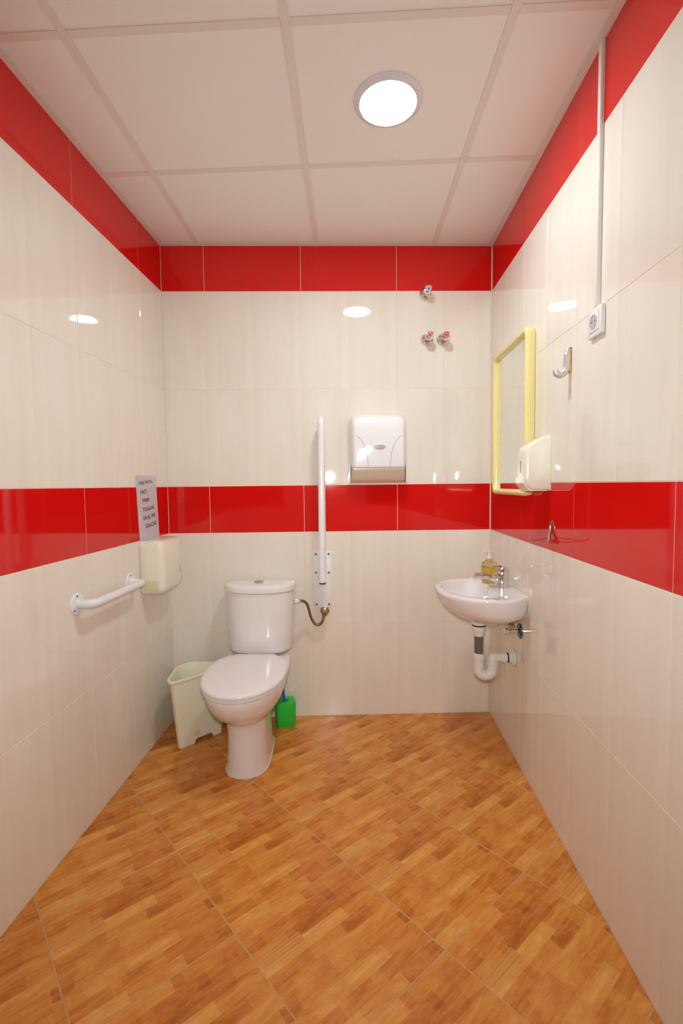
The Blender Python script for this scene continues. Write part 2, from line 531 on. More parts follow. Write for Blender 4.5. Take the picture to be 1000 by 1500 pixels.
# ------------------------------------------------------------------ ceiling light
cl = thing('ceiling_light', 'round white recessed downlight, lit, in the ceiling panel', 'light', (1.124, -.846, Z5+.003))
bm = bmesh.new()
lathe(bm, [(.088, .0), (.091, .012), (.104, .009), (.1115, .004), (.1125, .0), (.110, -.004), (.088, -.004)], (0, 0, 0), (0, 0, -1), 64)
link('trim_ring', bm, MT['lampring'], cl)
bm = bmesh.new(); lathe(bm, [(0, -.002), (.0905, -.002), (.0905, .0105), (.086, .0125), (.05, .0145), (0, .0155)], (0, 0, 0), (0, 0, -1), 64)
link('diffuser', bm, MT['lamp'], cl)

# ------------------------------------------------------------------ toilet
TX, TY, TR = .497, .0, .012
to = thing('toilet', 'white close-coupled toilet with its lid down, against the back wall', 'toilet', (TX, TY, 0), TR)
# bowl and pedestal in one casting
R_ = []
def er(z, hw, fr, bk, nf=2.0, nb=3.0): R_.append(egg(hw, abs(fr)-.40, .40-abs(bk), -.40, 0, z, nf, nb, 56))
er(0.0, .094, .515, .13, 2.2, 3.2); er(.012, .092, .513, .13, 2.2, 3.2); er(.05, .088, .508, .13, 2.2, 3); er(.14, .085, .503, .13, 2.2, 3)
er(.215, .087, .505, .12, 2.2, 3); er(.245, .091, .520, .11, 2.2, 3); er(.252, .098, .535, .10, 2.1, 2.8)
er(.262, .110, .558, .09, 2.1, 2.8); er(.28, .128, .588, .08, 2.1, 2.8); er(.305, .146, .618, .06, 2.1, 2.8)
er(.335, .161, .643, .04, 2.05, 2.8); er(.37, .171, .660, .02, 2.05, 3); er(.398, .176, .668, .01, 2.05, 3.2); er(.404, .173, .664, .012, 2.05, 3.2)
bm = bmesh.new(); loft(bm, R_)
link('bowl', bm, MT['porc'], to, auto=60)
R_ = []
for z, e in ((.406, -.003), (.409, 0), (.420, 0), (.423, -.003)):
    R_.append(egg(.181+e, .262+e, .200+e, -.415, 0, z, 2.1, 3.0, 64))
bm = bmesh.new(); loft(bm, R_); link('seat', bm, MT['seat'], to)
R_ = []
for z, e in ((.425, -.004), (.428, 0), (.436, 0), (.441, -.004), (.444, -.012), (.4465, -.035), (.448, -.08), (.4485, -.14)):
    R_.append(egg(.184+e, .268+e, .203+e, -.415, 0, z, 2.1, 3.0, 64))
bm = bmesh.new(); loft(bm, R_); link('seat_lid', bm, MT['seat'], to)
for sx in (-1, 1):
    bm = bmesh.new(); lathe(bm, [(0, -.02), (.011, -.02), (.012, 0), (.011, .02), (0, .02)], (sx*.078, -.205, .425), (1, 0, 0), 20)
    link('hinge', bm, MT['seat'], to)
# cistern
def tank_ring(hw, fr, z, bk=.012, n=60):
    out = []
    for i in range(n):
        a = 2*PI*i/n; c_, s_ = math.cos(a), math.sin(a)
        x = math.copysign(abs(c_)**(2/3.3), c_)*hw
        if s_ < 0: y = -.06 - abs(s_)**(2/2.8)*(fr-.06)
        else: y = -.06 + abs(s_)**(2/9)*(.06-bk)
        if s_ < 0: y += .030*(x/hw)**2*(abs(y)-.06)/(fr-.06)        # bowed front
        out.append(Vector((x, y, z)))
    return out
bm = bmesh.new()
loft(bm, [tank_ring(.150, .160, .418), tank_ring(.159, .170, .424), tank_ring(.163, .175, .440), tank_ring(.168, .178, .52), tank_ring(.1745, .181, .62), tank_ring(.177, .183, .729)])
link('cistern', bm, MT['porc'], to, auto=50)
bm = bmesh.new()
loft(bm, [tank_ring(.178, .184, .7305), tank_ring(.182, .189, .733), tank_ring(.183, .190, .755), tank_ring(.181, .188, .762), tank_ring(.174, .181, .767), tank_ring(.14, .15, .7695, .03), tank_ring(.05, .10, .770, .045)])
link('cistern_lid', bm, MT['porc'], to, auto=50)
bm = bmesh.new(); lathe(bm, [(0, 0), (.0265, 0), (.0265, .003), (.024, .005), (0, .005)], (0, -.095, .7698))
fb = link('flush_plate', bm, MT['chrome'], to)
for sx in (-1, 1):
    bm = bmesh.new(); n = 16
    pts = [Vector((sx*(.0015+.0205*math.sin(PI*i/n)), -.095+.0205*math.cos(PI*i/n), 0)) for i in range(n+1)]
    loft(bm, [[p+Vector((0, 0, z)) for p in pts] for z in (.7745, .778)])
    link('flush_button', bm, MT['satin'], fb, smooth=False)
bm = bmesh.new(); rg = egg(.0955, .1165, .27, -.40, 0, .0025, 2.2, 3.2, 80)
rg = [p+Vector((random.uniform(-.0015, .0015), random.uniform(-.0015, .0015), 0)) for p in rg]
tube(bm, rg+[rg[0]], [.0022+random.uniform(0, .0014) for _ in range(82)], 8)
link('sealant', bm, MT['silicone'], to)

# cistern water hose and its wall valve
hz = thing('water_hose', 'braided metal hose looping from the cistern to the wall valve', 'hose', (.677, -.07, .668))
inv = Vector((.677, -.07, .668))
pth = [(.690, -.07, .668), (.722, -.055, .667), (.752, -.02, .640), (.768, .0, .585), (.782, .005, .540), (.803, .004, .520), (.828, .002, .528), (.846, .0, .560), (.850, .0, .585)]
pth = [(.690, -.07, .668), (.715, -.060, .667), (.735, -.035, .645), (.743, -.01, .605), (.752, .004, .560), (.770, .008, .528), (.790, .008, .520), (.807, .007, .532), (.816, .006, .555), (.820, .006, .566)]
bm = bmesh.new(); tube(bm, [Vector(p)-inv for p in catmull(pth, 8)], .0072, 12); link('braid', bm, MT['hose'], hz)
bm = bmesh.new(); lathe(bm, [(0, 0), (.011, 0), (.012, .004), (.012, .016), (.008, .018), (.008, .026), (0, .026)], (.0005, 0, 0), (1, .1, 0), 6); link('nut', bm, MT['whitep'], hz)
bm = bmesh.new(); lathe(bm, [(0, 0), (.0095, 0), (.0095, .016), (.0, .016)], (.8170-.677, .006+.07, .556-.668), (.2, 0, 1), 12); link('nut', bm, MT['brass'], hz)
vx, vz = .8215, .585
vv = thing('stop_valve', 'round nickel stop valve on the back wall below the grab bar plate', 'valve', back_pt(vx, 0, vz), ANG)
bm = bmesh.new(); lathe(bm, [(0, 0), (.0245, 0), (.0245, .003), (.019, .008), (.012, .011), (0, .012)], (0, 0, 0), (0, -1, 0)); link('wall_rose', bm, MT['brass'], vv)
bm = bmesh.new(); lathe(bm, [(0, 0), (.011, 0), (.011, .03), (.014, .032), (.0155, .04), (.0155, .052), (.012, .056), (0, .057)], (0, -.011, 0), (0, -1, 0), 24); link('valve_body', bm, MT['brass'], vv)

# ------------------------------------------------------------------ corner waste bin
bn = thing('waste_bin', 'cream plastic corner waste bin with arched foot, left of the toilet', 'bin', (.188, -.180, 0), math.radians(47))
# local: front face towards -y, apex towards +y
def bin_ring(s_, z, ins=0.0):
    hw = .150*s_-ins; ap = .115*s_-ins*.7; fr = -.062*s_+ins
    pts = [(-hw, fr), (hw, fr), (hw*.99, fr+.045*s_), (.035*s_, ap), (-.035*s_, ap), (-hw*.99, fr+.045*s_)]
    return poly_round(pts, [.03*s_, .03*s_, .025*s_, .03*s_, .03*s_, .025*s_], 6, z)
H = .346
bm = bmesh.new()
sc = lambda z: .76+.24*z/H
rings = [bin_ring(sc(.03), .03)] + [bin_ring(sc(z), z) for z in (.1, .2, .3, .338)]
rings += [bin_ring(1.06, .333), bin_ring(1.075, .337), bin_ring(1.075, H-.003), bin_ring(1.06, H), bin_ring(1.0, H, .002), bin_ring(.985, H-.006, .003)]
rings += [bin_ring(sc(z), z, .004) for z in (.3, .2, .1, .036)]
loft(bm, rings)
link('body', bm, MT['bin'], bn, auto=50)
# foot skirt with an arch cut in the front
bm = bmesh.new(); rg0 = bin_ring(sc(0.0), 0); rg1 = bin_ring(sc(.03), .031)
n = len(rg0); bot = []
for p in rg0:
    on_front = p.y < -.04
    a = abs(p.x)/.062
    bot.append(p)
outer_t, outer_b, inner_t, inner_b = [], [], [], []
dense0, dense1 = [], []
for i in range(n):
    a, b = rg0[i], rg0[(i+1) % n]; c, d = rg1[i], rg1[(i+1) % n]
    st = max(1, int((b-a).length/.008))
    for k_ in range(st):
        t = k_/st; dense0.append(a.lerp(b, t)); dense1.append(c.lerp(d, t))
for p, q in zip(dense0, dense1):
    lift = 0.0
    if p.y < -.035 and abs(p.x-.012) < .052: lift = .022*min(1, (1-(abs(p.x-.012)/.052)**4)*1.6)
    if p.y > 0 and abs(p.x) > .03 and .0 < p.y < .06: lift = .02
    z = lift
    pp = p.lerp(q, z/.031); outer_b.append(Vector((pp.x, pp.y, z))); outer_t.append(Vector((q.x, q.y, .031)))
ib = [Vector((p.x*.965, p.y*.965, p.z)) for p in outer_b]; it = [Vector((p.x*.965, p.y*.965, .031)) for p in outer_t]
loft(bm, [it, ib, outer_b, outer_t], False, False)
link('foot_skirt', bm, MT['bin'], bn, auto=50)

# ------------------------------------------------------------------ brush and holder
bh = thing('toilet_brush_holder', 'green plastic toilet brush holder on the floor right of the toilet', 'brush holder', (.612, -.042, 0), .35)
def rr(hw, hd, z, rad=.02): return poly_round([(-hw, -hd), (hw, -hd), (hw, hd), (-hw, hd)], rad, 5, z)
bm = bmesh.new()
loft(bm, [rr(.047, .039, 0), rr(.049, .041, .004), rr(.051, .043, .06), rr(.053, .045, .126), rr(.052, .044, .129), rr(.047, .039, .131), rr(.018, .018, .130, .012), rr(.016, .016, .126, .012), rr(.0155, .0155, .03, .012)])
link('cup', bm, MT['green'], bh)
tb = thing('toilet_brush', 'toilet brush with a blue handle standing in the green holder', 'brush', (.612, -.042, .034), .35)
bm = bmesh.new(); tube(bm, catmull([(0, 0, .06), (-.004, -.006, .10), (-.012, -.012, .16), (-.016, -.016, .24), (-.018, -.016, .30)], 6), [.009]*8+[.0075]*8+[.006]*8+[.008]*8, 12); link('handle', bm, MT['blue'], tb)
bm = bmesh.new(); lathe(bm, [(0, 0), (.010, .0), (.013, .015), (.013, .05), (.008, .06), (0, .062)], (0, 0, .0), (0, 0, 1), 16); link('bristles', bm, MT['bristle'], tb)

# ------------------------------------------------------------------ folding grab bar on the back wall
gx = .8115
gb = thing('folding_grab_bar', 'tall white fold-up grab bar raised upright on the back wall', 'grab bar', back_pt(gx, 0, .757), ANG)
bm = bmesh.new(); box(bm, -.0480, .0480, -.005, 0, -.153, .153, .002); link('wall_plate', bm, MT['enamel'], gb)
for sx in (-.034, .034):
    for sz in (.136, .036, -.136):
        bm = bmesh.new(); lathe(bm, [(0, 0), (.0062, 0), (.0062, .002), (.004, .004), (0, .0042)], (sx, -.005, sz), (0, -1, 0), 16); link('screw', bm, MT['screw'], gb)
bm = bmesh.new()
box(bm, -.0155, -.0115, -.112, -.005, .005, .085, .001); box(bm, .0155, .0195, -.112, -.005, .005, .105, .001); box(bm, -.0115, .0155, -.02, -.005, .005, .085, .001)
link('hinge_bracket', bm, MT['enamel'], gb)
bm = bmesh.new(); lathe(bm, [(0, 0), (.006, 0), (.006, .042), (0, .042)], (-.019, -.10, .03), (1, 0, 0), 16); link('hinge_pin', bm, MT['satin'], gb)
bm = bmesh.new()
tube(bm, smooth_path([(.002, -.13, .009), (.005, -.13, .842), (.005, -.04, .842), (.004, -.04, -.02)], .044, 10), .0175, 24)
link('tube', bm, MT['enamel'], gb)
bm = bmesh.new(); lathe(bm, [(0, 0), (.0165, 0), (.0165, .006), (0, .006)], (.002, -.13, .002), (0, 0, 1), 24); link('end_slot', bm, MT['darkslot'], gb)

# ------------------------------------------------------------------ grab bar on the left wall
g2 = thing('grab_bar', 'short white grab bar screwed to the left wall below the red band', 'grab bar', (0, -.63, .845))
def flange(y):
    bm = bmesh.new(); lathe(bm, [(0, 0), (.040, 0), (.040, .002), (.037, .005), (.020, .006), (0, .006)], (0, y, 0), (1, 0, 0), 40)
    o = link('flange', bm, MT['enamel'], g2)
    for k_ in range(3):
        a = PI/2+k_*2*PI/3+.15
        bm = bmesh.new(); lathe(bm, [(0, 0), (.0045, 0), (.003, .002), (0, .002)], (.0055, y+.030*math.cos(a), .030*math.sin(a)), (1, 0, 0), 12)
        link('screw', bm, MT['screw'], o)
flange(-.195); flange(.195)
bm = bmesh.new(); tube(bm, smooth_path([(.003, -.195, 0), (.061, -.195, 0), (.061, .193, -.003), (.003, .195, 0)], .045, 10), .0158, 24)
link('tube', bm, MT['enamel'], g2)

# ------------------------------------------------------------------ paper dispenser on the left wall
pd = thing('paper_dispenser', 'cream plastic paper dispenser on the left wall near the corner', 'dispenser', (0, -.225, .762))
def yz_ring(x, y0, y1, z0, z1, rads, n=8):
    pts = poly_round([(y0, z0), (y1, z0), (y1, z1), (y0, z1)], rads, n)
    return [Vector((x, p.x, p.y)) for p in pts]
bm = bmesh.new(); rr_ = []
for x, e in ((.004, .002), (.006, 0), (.040, 0), (.085, .001), (.098, .005), (.106, .012), (.110, .024)):
    rr_.append(yz_ring(x, -.120+e, .134-e, .0+e*1.2, .252-e, [.035, .07, .03, .03]))
loft(bm, rr_); link('cover', bm, MT['creamp'], pd, auto=50)
bm = bmesh.new(); loft(bm, [yz_ring(0, -.115, .137, .006, .254, [.03, .06, .03, .03]), yz_ring(.004, -.115, .137, .006, .254, [.03, .06, .03, .03])]); link('back_plate', bm, MT['beigep'], pd)
bm = bmesh.new(); box(bm, .016, .088, -.1210, -.1190, .022, .070, .0008); link('viewing_window', bm, MT['creamw'], pd)
bm = bmesh.new(); box(bm, .1090, .1108, .082, .0845, .075, .105); link('lock_slot', bm, MT['darkslot'], pd)

# note
nt = thing('paper_note', 'white paper note with six handwritten lines taped above the paper dispenser', 'note', (.0012, -.243, 1.013), PI/2)
nt.rotation_euler = (0, 0, PI/2-.04); nt.location.x = .0055
bm = bmesh.new(); NXW, NZ = 10, 12; grid = []
pw, ph = .192, .305
for j in range(NZ+1):
    row = []
    for i in range(NXW+1):
        x = -pw/2+pw*i/NXW; z = ph*j/NZ
        sk = -.000*z + -.020*(z/ph)
        curl = -.003*max(0, z/ph-.8)*4*(i/NXW)
        row.append(bm.verts.new((x+sk+.004, -.0006+curl, z)))
    grid.append(row)
for j in range(NZ):
    for i in range(NXW): bm.faces.new((grid[j][i], grid[j][i+1], grid[j+1][i+1], grid[j+1][i]))
bmesh.ops.solidify(bm, geom=list(bm.faces), thickness=.0004)
link('sheet', bm, MT['paper'], nt, smooth=False)
def text_mesh(body, size, name, mat, parent, loc, rot, shear=0.0, sx=1.0, ext=.0001, jit=0.0):
    cu = bpy.data.curves.new('t', 'FONT'); cu.body = body; cu.size = size; cu.shear = shear; cu.extrude = ext
    cu.space_character = 1.12; cu.offset = 0.0005
    ob = bpy.data.objects.new('t', cu); COL.objects.link(ob)
    dg = bpy.context.evaluated_depsgraph_get(); dg.update()
    me = bpy.data.meshes.new_from_object(ob.evaluated_get(dg)); bpy.data.objects.remove(ob)
    for v in me.vertices:
        ph_ = v.co.x*90
        v.co.x *= sx; v.co.y += jit*math.sin(ph_); v.co.x += jit*.6*math.sin(v.co.y*300+ph_)
    me.materials.clear(); me.materials.append(mat)
    o = bpy.data.objects.new(name, me); COL.objects.link(o); o.parent = parent; o.location = loc; o.rotation_euler = rot
    return o
LN = [('POR FAVOR', -.078, .258, .020, .95), ('NO', -.070, .216, .022, 1.35), ('TIREN', -.062, .176, .021, 1.0),
      ('TOALLAS', -.058, .134, .021, 1.0), ('EN EL WC', -.056, .094, .022, .98), ('GRACIAS', -.036, .055, .022, .95)]
for body, x, z, s_, kx in LN:
    text_mesh(body, s_*1.15, 'lettering', MT['ink'], nt, (x-.010*(z/ph)+.004, -.0016, z), (PI/2, -.10, 0), .12, kx, jit=.0009)

# ------------------------------------------------------------------ hand towel dispenser on the back wall
td = thing('towel_dispenser', 'glossy white paper towel dispenser on the back wall above the red band', 'dispenser', back_pt(1.1075, 0, 1.272), ANG)
def td_ring(y, hw, z0, z1, r_):
    p = poly_round([(-hw, z0), (hw, z0), (hw, z1), (-hw, z1)], r_, 6)
    return [Vector((q.x, y, q.y)) for q in p]
# rear case (its sloping underside shows beige)
bm = bmesh.new()
loft(bm, [td_ring(-.001, .143, .0, .350, [.012, .012, .03, .03]), td_ring(-.03, .144, .001, .350, [.012, .012, .03, .03]), td_ring(-.07, .140, .020, .346, [.012, .012, .03, .03]), td_ring(-.112, .131, .066, .336, [.012, .012, .03, .03])])
link('lower_case', bm, MT['beigep'], td, auto=30)
bm = bmesh.new()
loft(bm, [td_ring(-.012, .147, .086, .352, [.004, .004, .03, .03]), td_ring(-.05, .1465, .084, .352, [.004, .004, .035, .035]), td_ring(-.10, .138, .080, .343, [.006, .006, .04, .04]), td_ring(-.122, .131, .078, .326, [.006, .006, .045, .045]), td_ring(-.131, .124, .080, .300, [.006, .006, .05, .05]), td_ring(-.1335, .112, .088, .27, [.008, .008, .05, .05])])
link('cover', bm, MT['whitegl'], td, auto=45)
for sx in (-1, 1):
    bm = bmesh.new(); box(bm, sx*.1465-.0022, sx*.1465+.0022, -.09, -.001, .0, .10, .001)
    link('side_flange', bm, MT['whitegl'], td)
for sx in (-1, 1):
    pts = []
    for i in range(17):
        t = i/16; a = t*PI/2
        x = sx*(.128-.072*math.sin(a)); z = .240-.158*(1-math.cos(a))
        y = -.1335+max(0, abs(x)-.110)*.45
        pts.append((x, y-.0002, z))
    bm = bmesh.new(); tube(bm, pts, .0016, 6); link('groove_shade_line', bm, MT['groove'], td)  # grey tube stands in for the shade in a groove of the cover
bm = bmesh.new()
R2 = [[Vector((.029*k_*math.cos(2*PI*i/32)+.004, y, .180+.0125*k_*math.sin(2*PI*i/32))) for i in range(32)] for k_, y in ((1, -.132), (1, -.1352), (.85, -.1362))]
loft(bm, R2); link('badge', bm, MT['badge'], td)

# ------------------------------------------------------------------ shower taps
def tap(x, z, label, mark, squat=False, rz=0.0, cap='capgrey'):
    t = thing('wall_tap', label, 'tap', back_pt(x, 0, z), ANG, 'chrome taps high on the back wall')
    bm = bmesh.new(); lathe(bm, [(0, 0), (.0345, 0), (.0345, .004), (.032, .012), (.022, .024), (.013, .030), (0, .031)], (0, 0, 0), (0, -1, 0), 40); link('wall_rose', bm, MT['chrome'], t)
    bm = bmesh.new()
    # fluted knob
    n = 36; prof = [(.012, .026), (.015, .030), (.019, .042), (.0225, .058), (.0225, .070), (.0205, .076), (.015, .0775)]
    rings = []
    for r_, h in prof:
        rings.append([Vector((r_*(1-.09*max(0, math.cos(4*(2*PI*i/n)+rz)))*math.cos(2*PI*i/n), -h, r_*(1-.09*max(0, math.cos(4*(2*PI*i/n)+rz)))*math.sin(2*PI*i/n))) for i in range(n)])
    loft(bm, rings); kn = link('knob', bm, MT['chrome'], t, auto=50)
    bm = bmesh.new(); disc(bm, (0, -.0774, 0), (0, -1, 0), .015, .0012, 24); link('cap', bm, MT[cap], kn)
    bm = bmesh.new(); disc(bm, (0, -.0785, 0), (0, -1, 0), .0065 if squat else .0045, .0012, 20); link('mark', bm, MT[mark], kn)
    return t
tap(1.370, 2.252, 'chrome tap with blue mark, highest of the three, on the red band edge', 'bluemark')
tap(1.3755, 2.022, 'chrome tap directly below the blue-marked tap, left of the red-marked one', 'redmark', True, .6, 'cappink')
tap(1.4610, 2.021, 'chrome tap with red mark, rightmost of the three on the back wall', 'redmark', cap='capred')

# ------------------------------------------------------------------ mirror on the right wall
MY0, MY1, MZ0, MZ1 = -.530, -.047, 1.210, 1.885
mr = thing('wall_mirror', 'pale yellow framed mirror on the right wall above the basin', 'mirror', (W, (MY0+MY1)/2, MZ0), -PI/2)
# local: x along -y world, -y out of the wall
hw = (MY1-MY0)/2; hh = MZ1-MZ0
def fr_ring(y, e, r_=.03):
    p = poly_round([(-hw+e, e), (hw-e, e), (hw-e, hh-e), (-hw+e, hh-e)], r_, 8)
    return [Vector((q.x, y, q.y)) for q in p]
bm = bmesh.new()
loft(bm, [fr_ring(-.002, .004), fr_ring(-.018, 0), fr_ring(-.030, .0), fr_ring(-.036, .003), fr_ring(-.039, .009), fr_ring(-.039, .016, .024), fr_ring(-.036, .0205, .02), fr_ring(-.026, .024, .014), fr_ring(-.0215, .026, .010), fr_ring(-.012, .026, .01)], True, False)
link('frame', bm, MT['yellow'], mr, auto=60)
bm = bmesh.new(); box(bm, -hw+.022, hw-.022, -.020, -.014, .022, hh-.022); link('mirror_glass', bm, MT['mirror'], mr, smooth=False)

# ------------------------------------------------------------------ soap dispenser on the right wall
sd = thing('soap_dispenser', 'off-white wall soap dispenser on the right wall, overlapping the mirror corner', 'dispenser', (W, -.638, 1.236), -PI/2)
def sd_ring(x_, prof):
    return [Vector((x_, -a, b)) for a, b in prof]
prof = poly_round([(0.002, .0), (.074, .0), (.092, .028), (.090, .150), (.078, .168), (.030, .196), (.002, .200)], [.004, .03, .02, .02, .02, .03, .003], 6)
prof = [(p.x, p.y) for p in prof]
def sh(pf, k_):
    return [(max(.001, a-(k_ if a > .03 else 0)*a/.09), .1+(b-.1)*(1-k_*7)) for a, b in pf]
bm = bmesh.new()
loft(bm, [sd_ring(-.058, sh(prof, .012)), sd_ring(-.055, sh(prof, .006)), sd_ring(-.048, sh(prof, .002)), sd_ring(-.03, prof), sd_ring(.04, prof), sd_ring(.052, sh(prof, .001)), sd_ring(.057, sh(prof, .004)), sd_ring(.059, sh(prof, .009))])
link('body', bm, MT['creamp'], sd, auto=40)
bm = bmesh.new(); box(bm, -.060, .0605, -.003, 0, -.002, .203, .001); link('back_plate', bm, MT['beigep'], sd)
bm = bmesh.new(); loft(bm, [[Vector((x_, -a, b)) for a, b in [(.010, -.003), (.074, -.003), (.094, .026), (.094, .046), (.010, .046)]] for x_ in (-.045, .046)])
link('push_bar', bm, MT['creamp'], sd, smooth=False)
bm = bmesh.new(); box(bm, -.001, .001, -.0925, -.0895, .065, .11); link('level_slot', bm, MT['darkslot'], sd)

# ------------------------------------------------------------------ coat hook
ck = thing('coat_hook', 'large satin metal J-shaped hook on the right wall below the socket', 'hook', (W, -.842, 1.655), -PI/2)
bm = bmesh.new()
pts = catmull([(0, -.006, .046), (0, -.010, .03), (0, -.011, .0), (0, -.013, -.018), (0, -.020, -.030), (0, -.032, -.037), (0, -.044, -.033), (0, -.048, -.020)], 8)
tube(bm, pts, [.0100]*8+[.0115]*20+[.0105]*14+[.0100]*8+[.0105]*8, 20)
bmesh.ops.scale(bm, vec=(1.0, 1, 1), verts=bm.verts)
link('hook_arm', bm, MT['brushed'], ck)
bm = bmesh.new(); box(bm, -.010, .010, -.005, 0, -.03, .052, .002); link('hook_plate', bm, simple('worn_brass', (190, 160, 80), .35, 1.0), ck)

# ------------------------------------------------------------------ socket and cable duct
sk = thing('wall_socket', 'square white power socket high on the right wall', 'socket', (W, -1.024, 1.728), -PI/2)
bm = bmesh.new(); box(bm, -.041, .041, -.012, 0, -.041, .041, .003); link('cover_frame', bm, MT['whitep'], sk)
bm = bmesh.new(); box(bm, -.0275, .0275, -.0145, -.0118, -.0275, .0275, .0008)
ins = link('insert', bm, MT['whitep'], sk)
bm = bmesh.new(); lathe(bm, [(.0185, .0), (.0205, .0), (.0205, .0016), (.0190, .0016), (.0185, .0002)], (0, -.0144, 0), (0, -1, 0), 32); disc(bm, (0, -.0141, 0), (0, -1, 0), .0188, .0006, 32)
link('socket_well', bm, MT['groove'], ins)
for sx in (-.0095, .0095):
    bm = bmesh.new(); disc(bm, (sx, -.0146, 0), (0, -1, 0), .0026, .0004, 12); link('pin_hole', bm, MT['darkslot'], ins)
cd = thing('cable_duct', 'white surface cable duct running from the socket up to the ceiling', 'cable duct', (W, -1.027, 1.770), -PI/2)
bm = bmesh.new(); box(bm, -.0085, .0085, -.0105, 0, 0, Z5-.003-1.770, .001); link('duct', bm, MT['duct'], cd)
bm = bmesh.new(); box(bm, -.0072, .0072, -.0118, -.0103, .002, Z5-.005-1.770, .0005); link('duct_lid', bm, MT['duct'], cd)

# ------------------------------------------------------------------ thin chrome holder on the red band
rh = thing('roll_holder', 'small chrome holder with a thin arm on the right wall red band', 'holder', (W, -.712, 1.085), -PI/2)
bm = bmesh.new(); loft(bm, [[Vector((p.x, y, p.y)) for p in poly_round([(-.012, -.012), (.012, -.012), (.012, .040), (-.012, .040)], .01, 5)] for y in (0, -.003)]); link('backing_plate', bm, MT['clearp'], rh)
bm = bmesh.new(); box(bm, -.0075, .0075, -.010, -.003, -.006, .022, .002); link('clip', bm, MT['satin'], rh)
bm = bmesh.new(); tube(bm, [(0, -.006, .0), (.004, -.010, -.014), (.010, -.012, -.03)], .005, 12); lathe(bm, [(0, 0), (.009, .0), (.009, .016), (0, .016)], (.020, -.012, -.036), (-1, .1, .1), 20); link('barrel', bm, MT['chrome'], rh)
bm = bmesh.new(); tube(bm, smooth_path([(.004, -.008, -.022), (.058, -.096, -.028), (.061, -.101, -.014)], .004), [.0022]*30, 10); link('arm', bm, MT['chrome'], rh)
bm = bmesh.new(); tube(bm, [(.018, -.014, -.040), (.056, -.092, -.029)], .0018, 10); link('brace', bm, MT['chrome'], rh)

# ------------------------------------------------------------------ wash basin
BZ = .790; BYC = -.312
bs = thing('wash_basin', 'small rounded white wall basin in the right corner', 'basin', (W, BYC, BZ), -PI/2)
# local frame: x = -y world (towards camera), y: 0 at wall, negative into the room
def smooth_closed(ctrl, n=10):
    m = len(ctrl); out = []
    P = [Vector(p) for p in ctrl]
    for i in range(m):
        a, b, c, d = P[i-1], P[i], P[(i+1) % m], P[(i+2) % m]
        for k_ in range(n):
            t = k_/n
            out.append(.5*((2*b)+(c-a)*t+(2*a-5*b+4*c-d)*t*t+(3*b-a-3*c+d)*t**3))
    return out
half = [(.172, -.0), (.205, -.030), (.236, -.080), (.247, -.140), (.236, -.205), (.196, -.272), (.135, -.325), (.060, -.354)]
def basin_outline(sx=1.0, sy=1.0, z=0.0, wallx=None):
    """open arc from wall to wall"""
    ctrl = [Vector((a*sx, b*sy)) for a, b in half] + [Vector((-a*sx, b*sy)) for a, b in half[::-1]]
    pts = catmull([Vector((p.x, p.y, 0)) for p in ctrl], 6)
    return [Vector((p.x, p.y, z)) for p in pts]
def ring(sx, sy, z, yo=0.0):
    return [p+Vector((0, yo, 0)) for p in basin_outline(sx, sy, z)]
inner_ctrl = [(.0, -.332), (.085, -.318), (.155, -.272), (.196, -.205), (.202, -.155), (.165, -.120), (.07, -.112), (-.07, -.112), (-.165, -.120), (-.202, -.155), (-.196, -.205), (-.155, -.272), (-.085, -.318)]
inner = smooth_closed([Vector((a, b)) for a, b in inner_ctrl], 8)
out_rings = [ring(.30, .42, -.121, -.05), ring(.50, .54, -.120, -.035), ring(.74, .70, -.112, -.020), ring(.88, .82, -.093, -.010), ring(.95, .91, -.068, -.004), ring(.98, .962, -.042), ring(.996, .992, -.022), ring(1, 1, -.012), ring(.998, .998, -.004), ring(.985, .988, 0)]
# the back stays on the wall: first and last points are pinned to y = 0
for rg in out_rings:
    for i, p in enumerate(rg):
        e = min(i, len(rg)-1-i)
        if e == 0: p.y = -.0005
bm = bmesh.new()
vs = [[bm.verts.new(p) for p in rg] for rg in out_rings]
for a, b in zip(vs, vs[1:]):
    for i in range(len(a)-1): bm.faces.new((a[i], a[i+1], b[i+1], b[i]))
# back wall side
for a, b in zip(vs, vs[1:]): bm.faces.new((a[-1], a[0], b[0], b[-1]))
bm.faces.new(vs[0])
# bowl
ctr = Vector((0, -.215))
def in_ring(s_, z, cc=ctr): return [bm.verts.new((cc.x+(p.x-cc.x)*s_, cc.y+(p.y-cc.y)*s_, z)) for p in inner]
iv = [in_ring(1.0, 0), in_ring(.975, -.004), in_ring(.955, -.014), in_ring(.90, -.042), in_ring(.80, -.066), in_ring(.62, -.086), in_ring(.38, -.095), in_ring(.12, -.098)]
for a, b in zip(iv, iv[1:]):
    for i in range(len(a)): bm.faces.new((a[i], a[(i+1) % len(a)], b[(i+1) % len(a)], b[i]))
bm.faces.new(iv[-1])
# rim between outline and bowl opening
top = vs[-1]
te = [bm.edges.get((top[i], top[i+1])) for i in range(len(top)-1)]
te.append(bm.edges.get((top[-1], top[0])) )
ie = [bm.edges.get((iv[0][i], iv[0][(i+1) % len(inner)])) for i in range(len(inner))]
bmesh.ops.triangle_fill(bm, edges=[e for e in te+ie if e], use_beauty=True, use_dissolve=False)
bmesh.ops.recalc_face_normals(bm, faces=bm.faces)
link('bowl', bm, MT['porc'], bs, auto=50)
bm = bmesh.new(); disc(bm, (0, -.215, -.0982), (0, 0, 1), .021, .003, 32); link('plug_grate', bm, MT['chrome'], bs)
bm = bmesh.new(); tube(bm, [(-.175, -.002, .001), (-.08, -.003, .002), (0, -.003, .002), (.09, -.003, .002), (.174, -.002, .0), (.180, -.002, -.03), (.170, -.002, -.07)], .0032, 8); link('sealant', bm, MT['silicone'], bs)

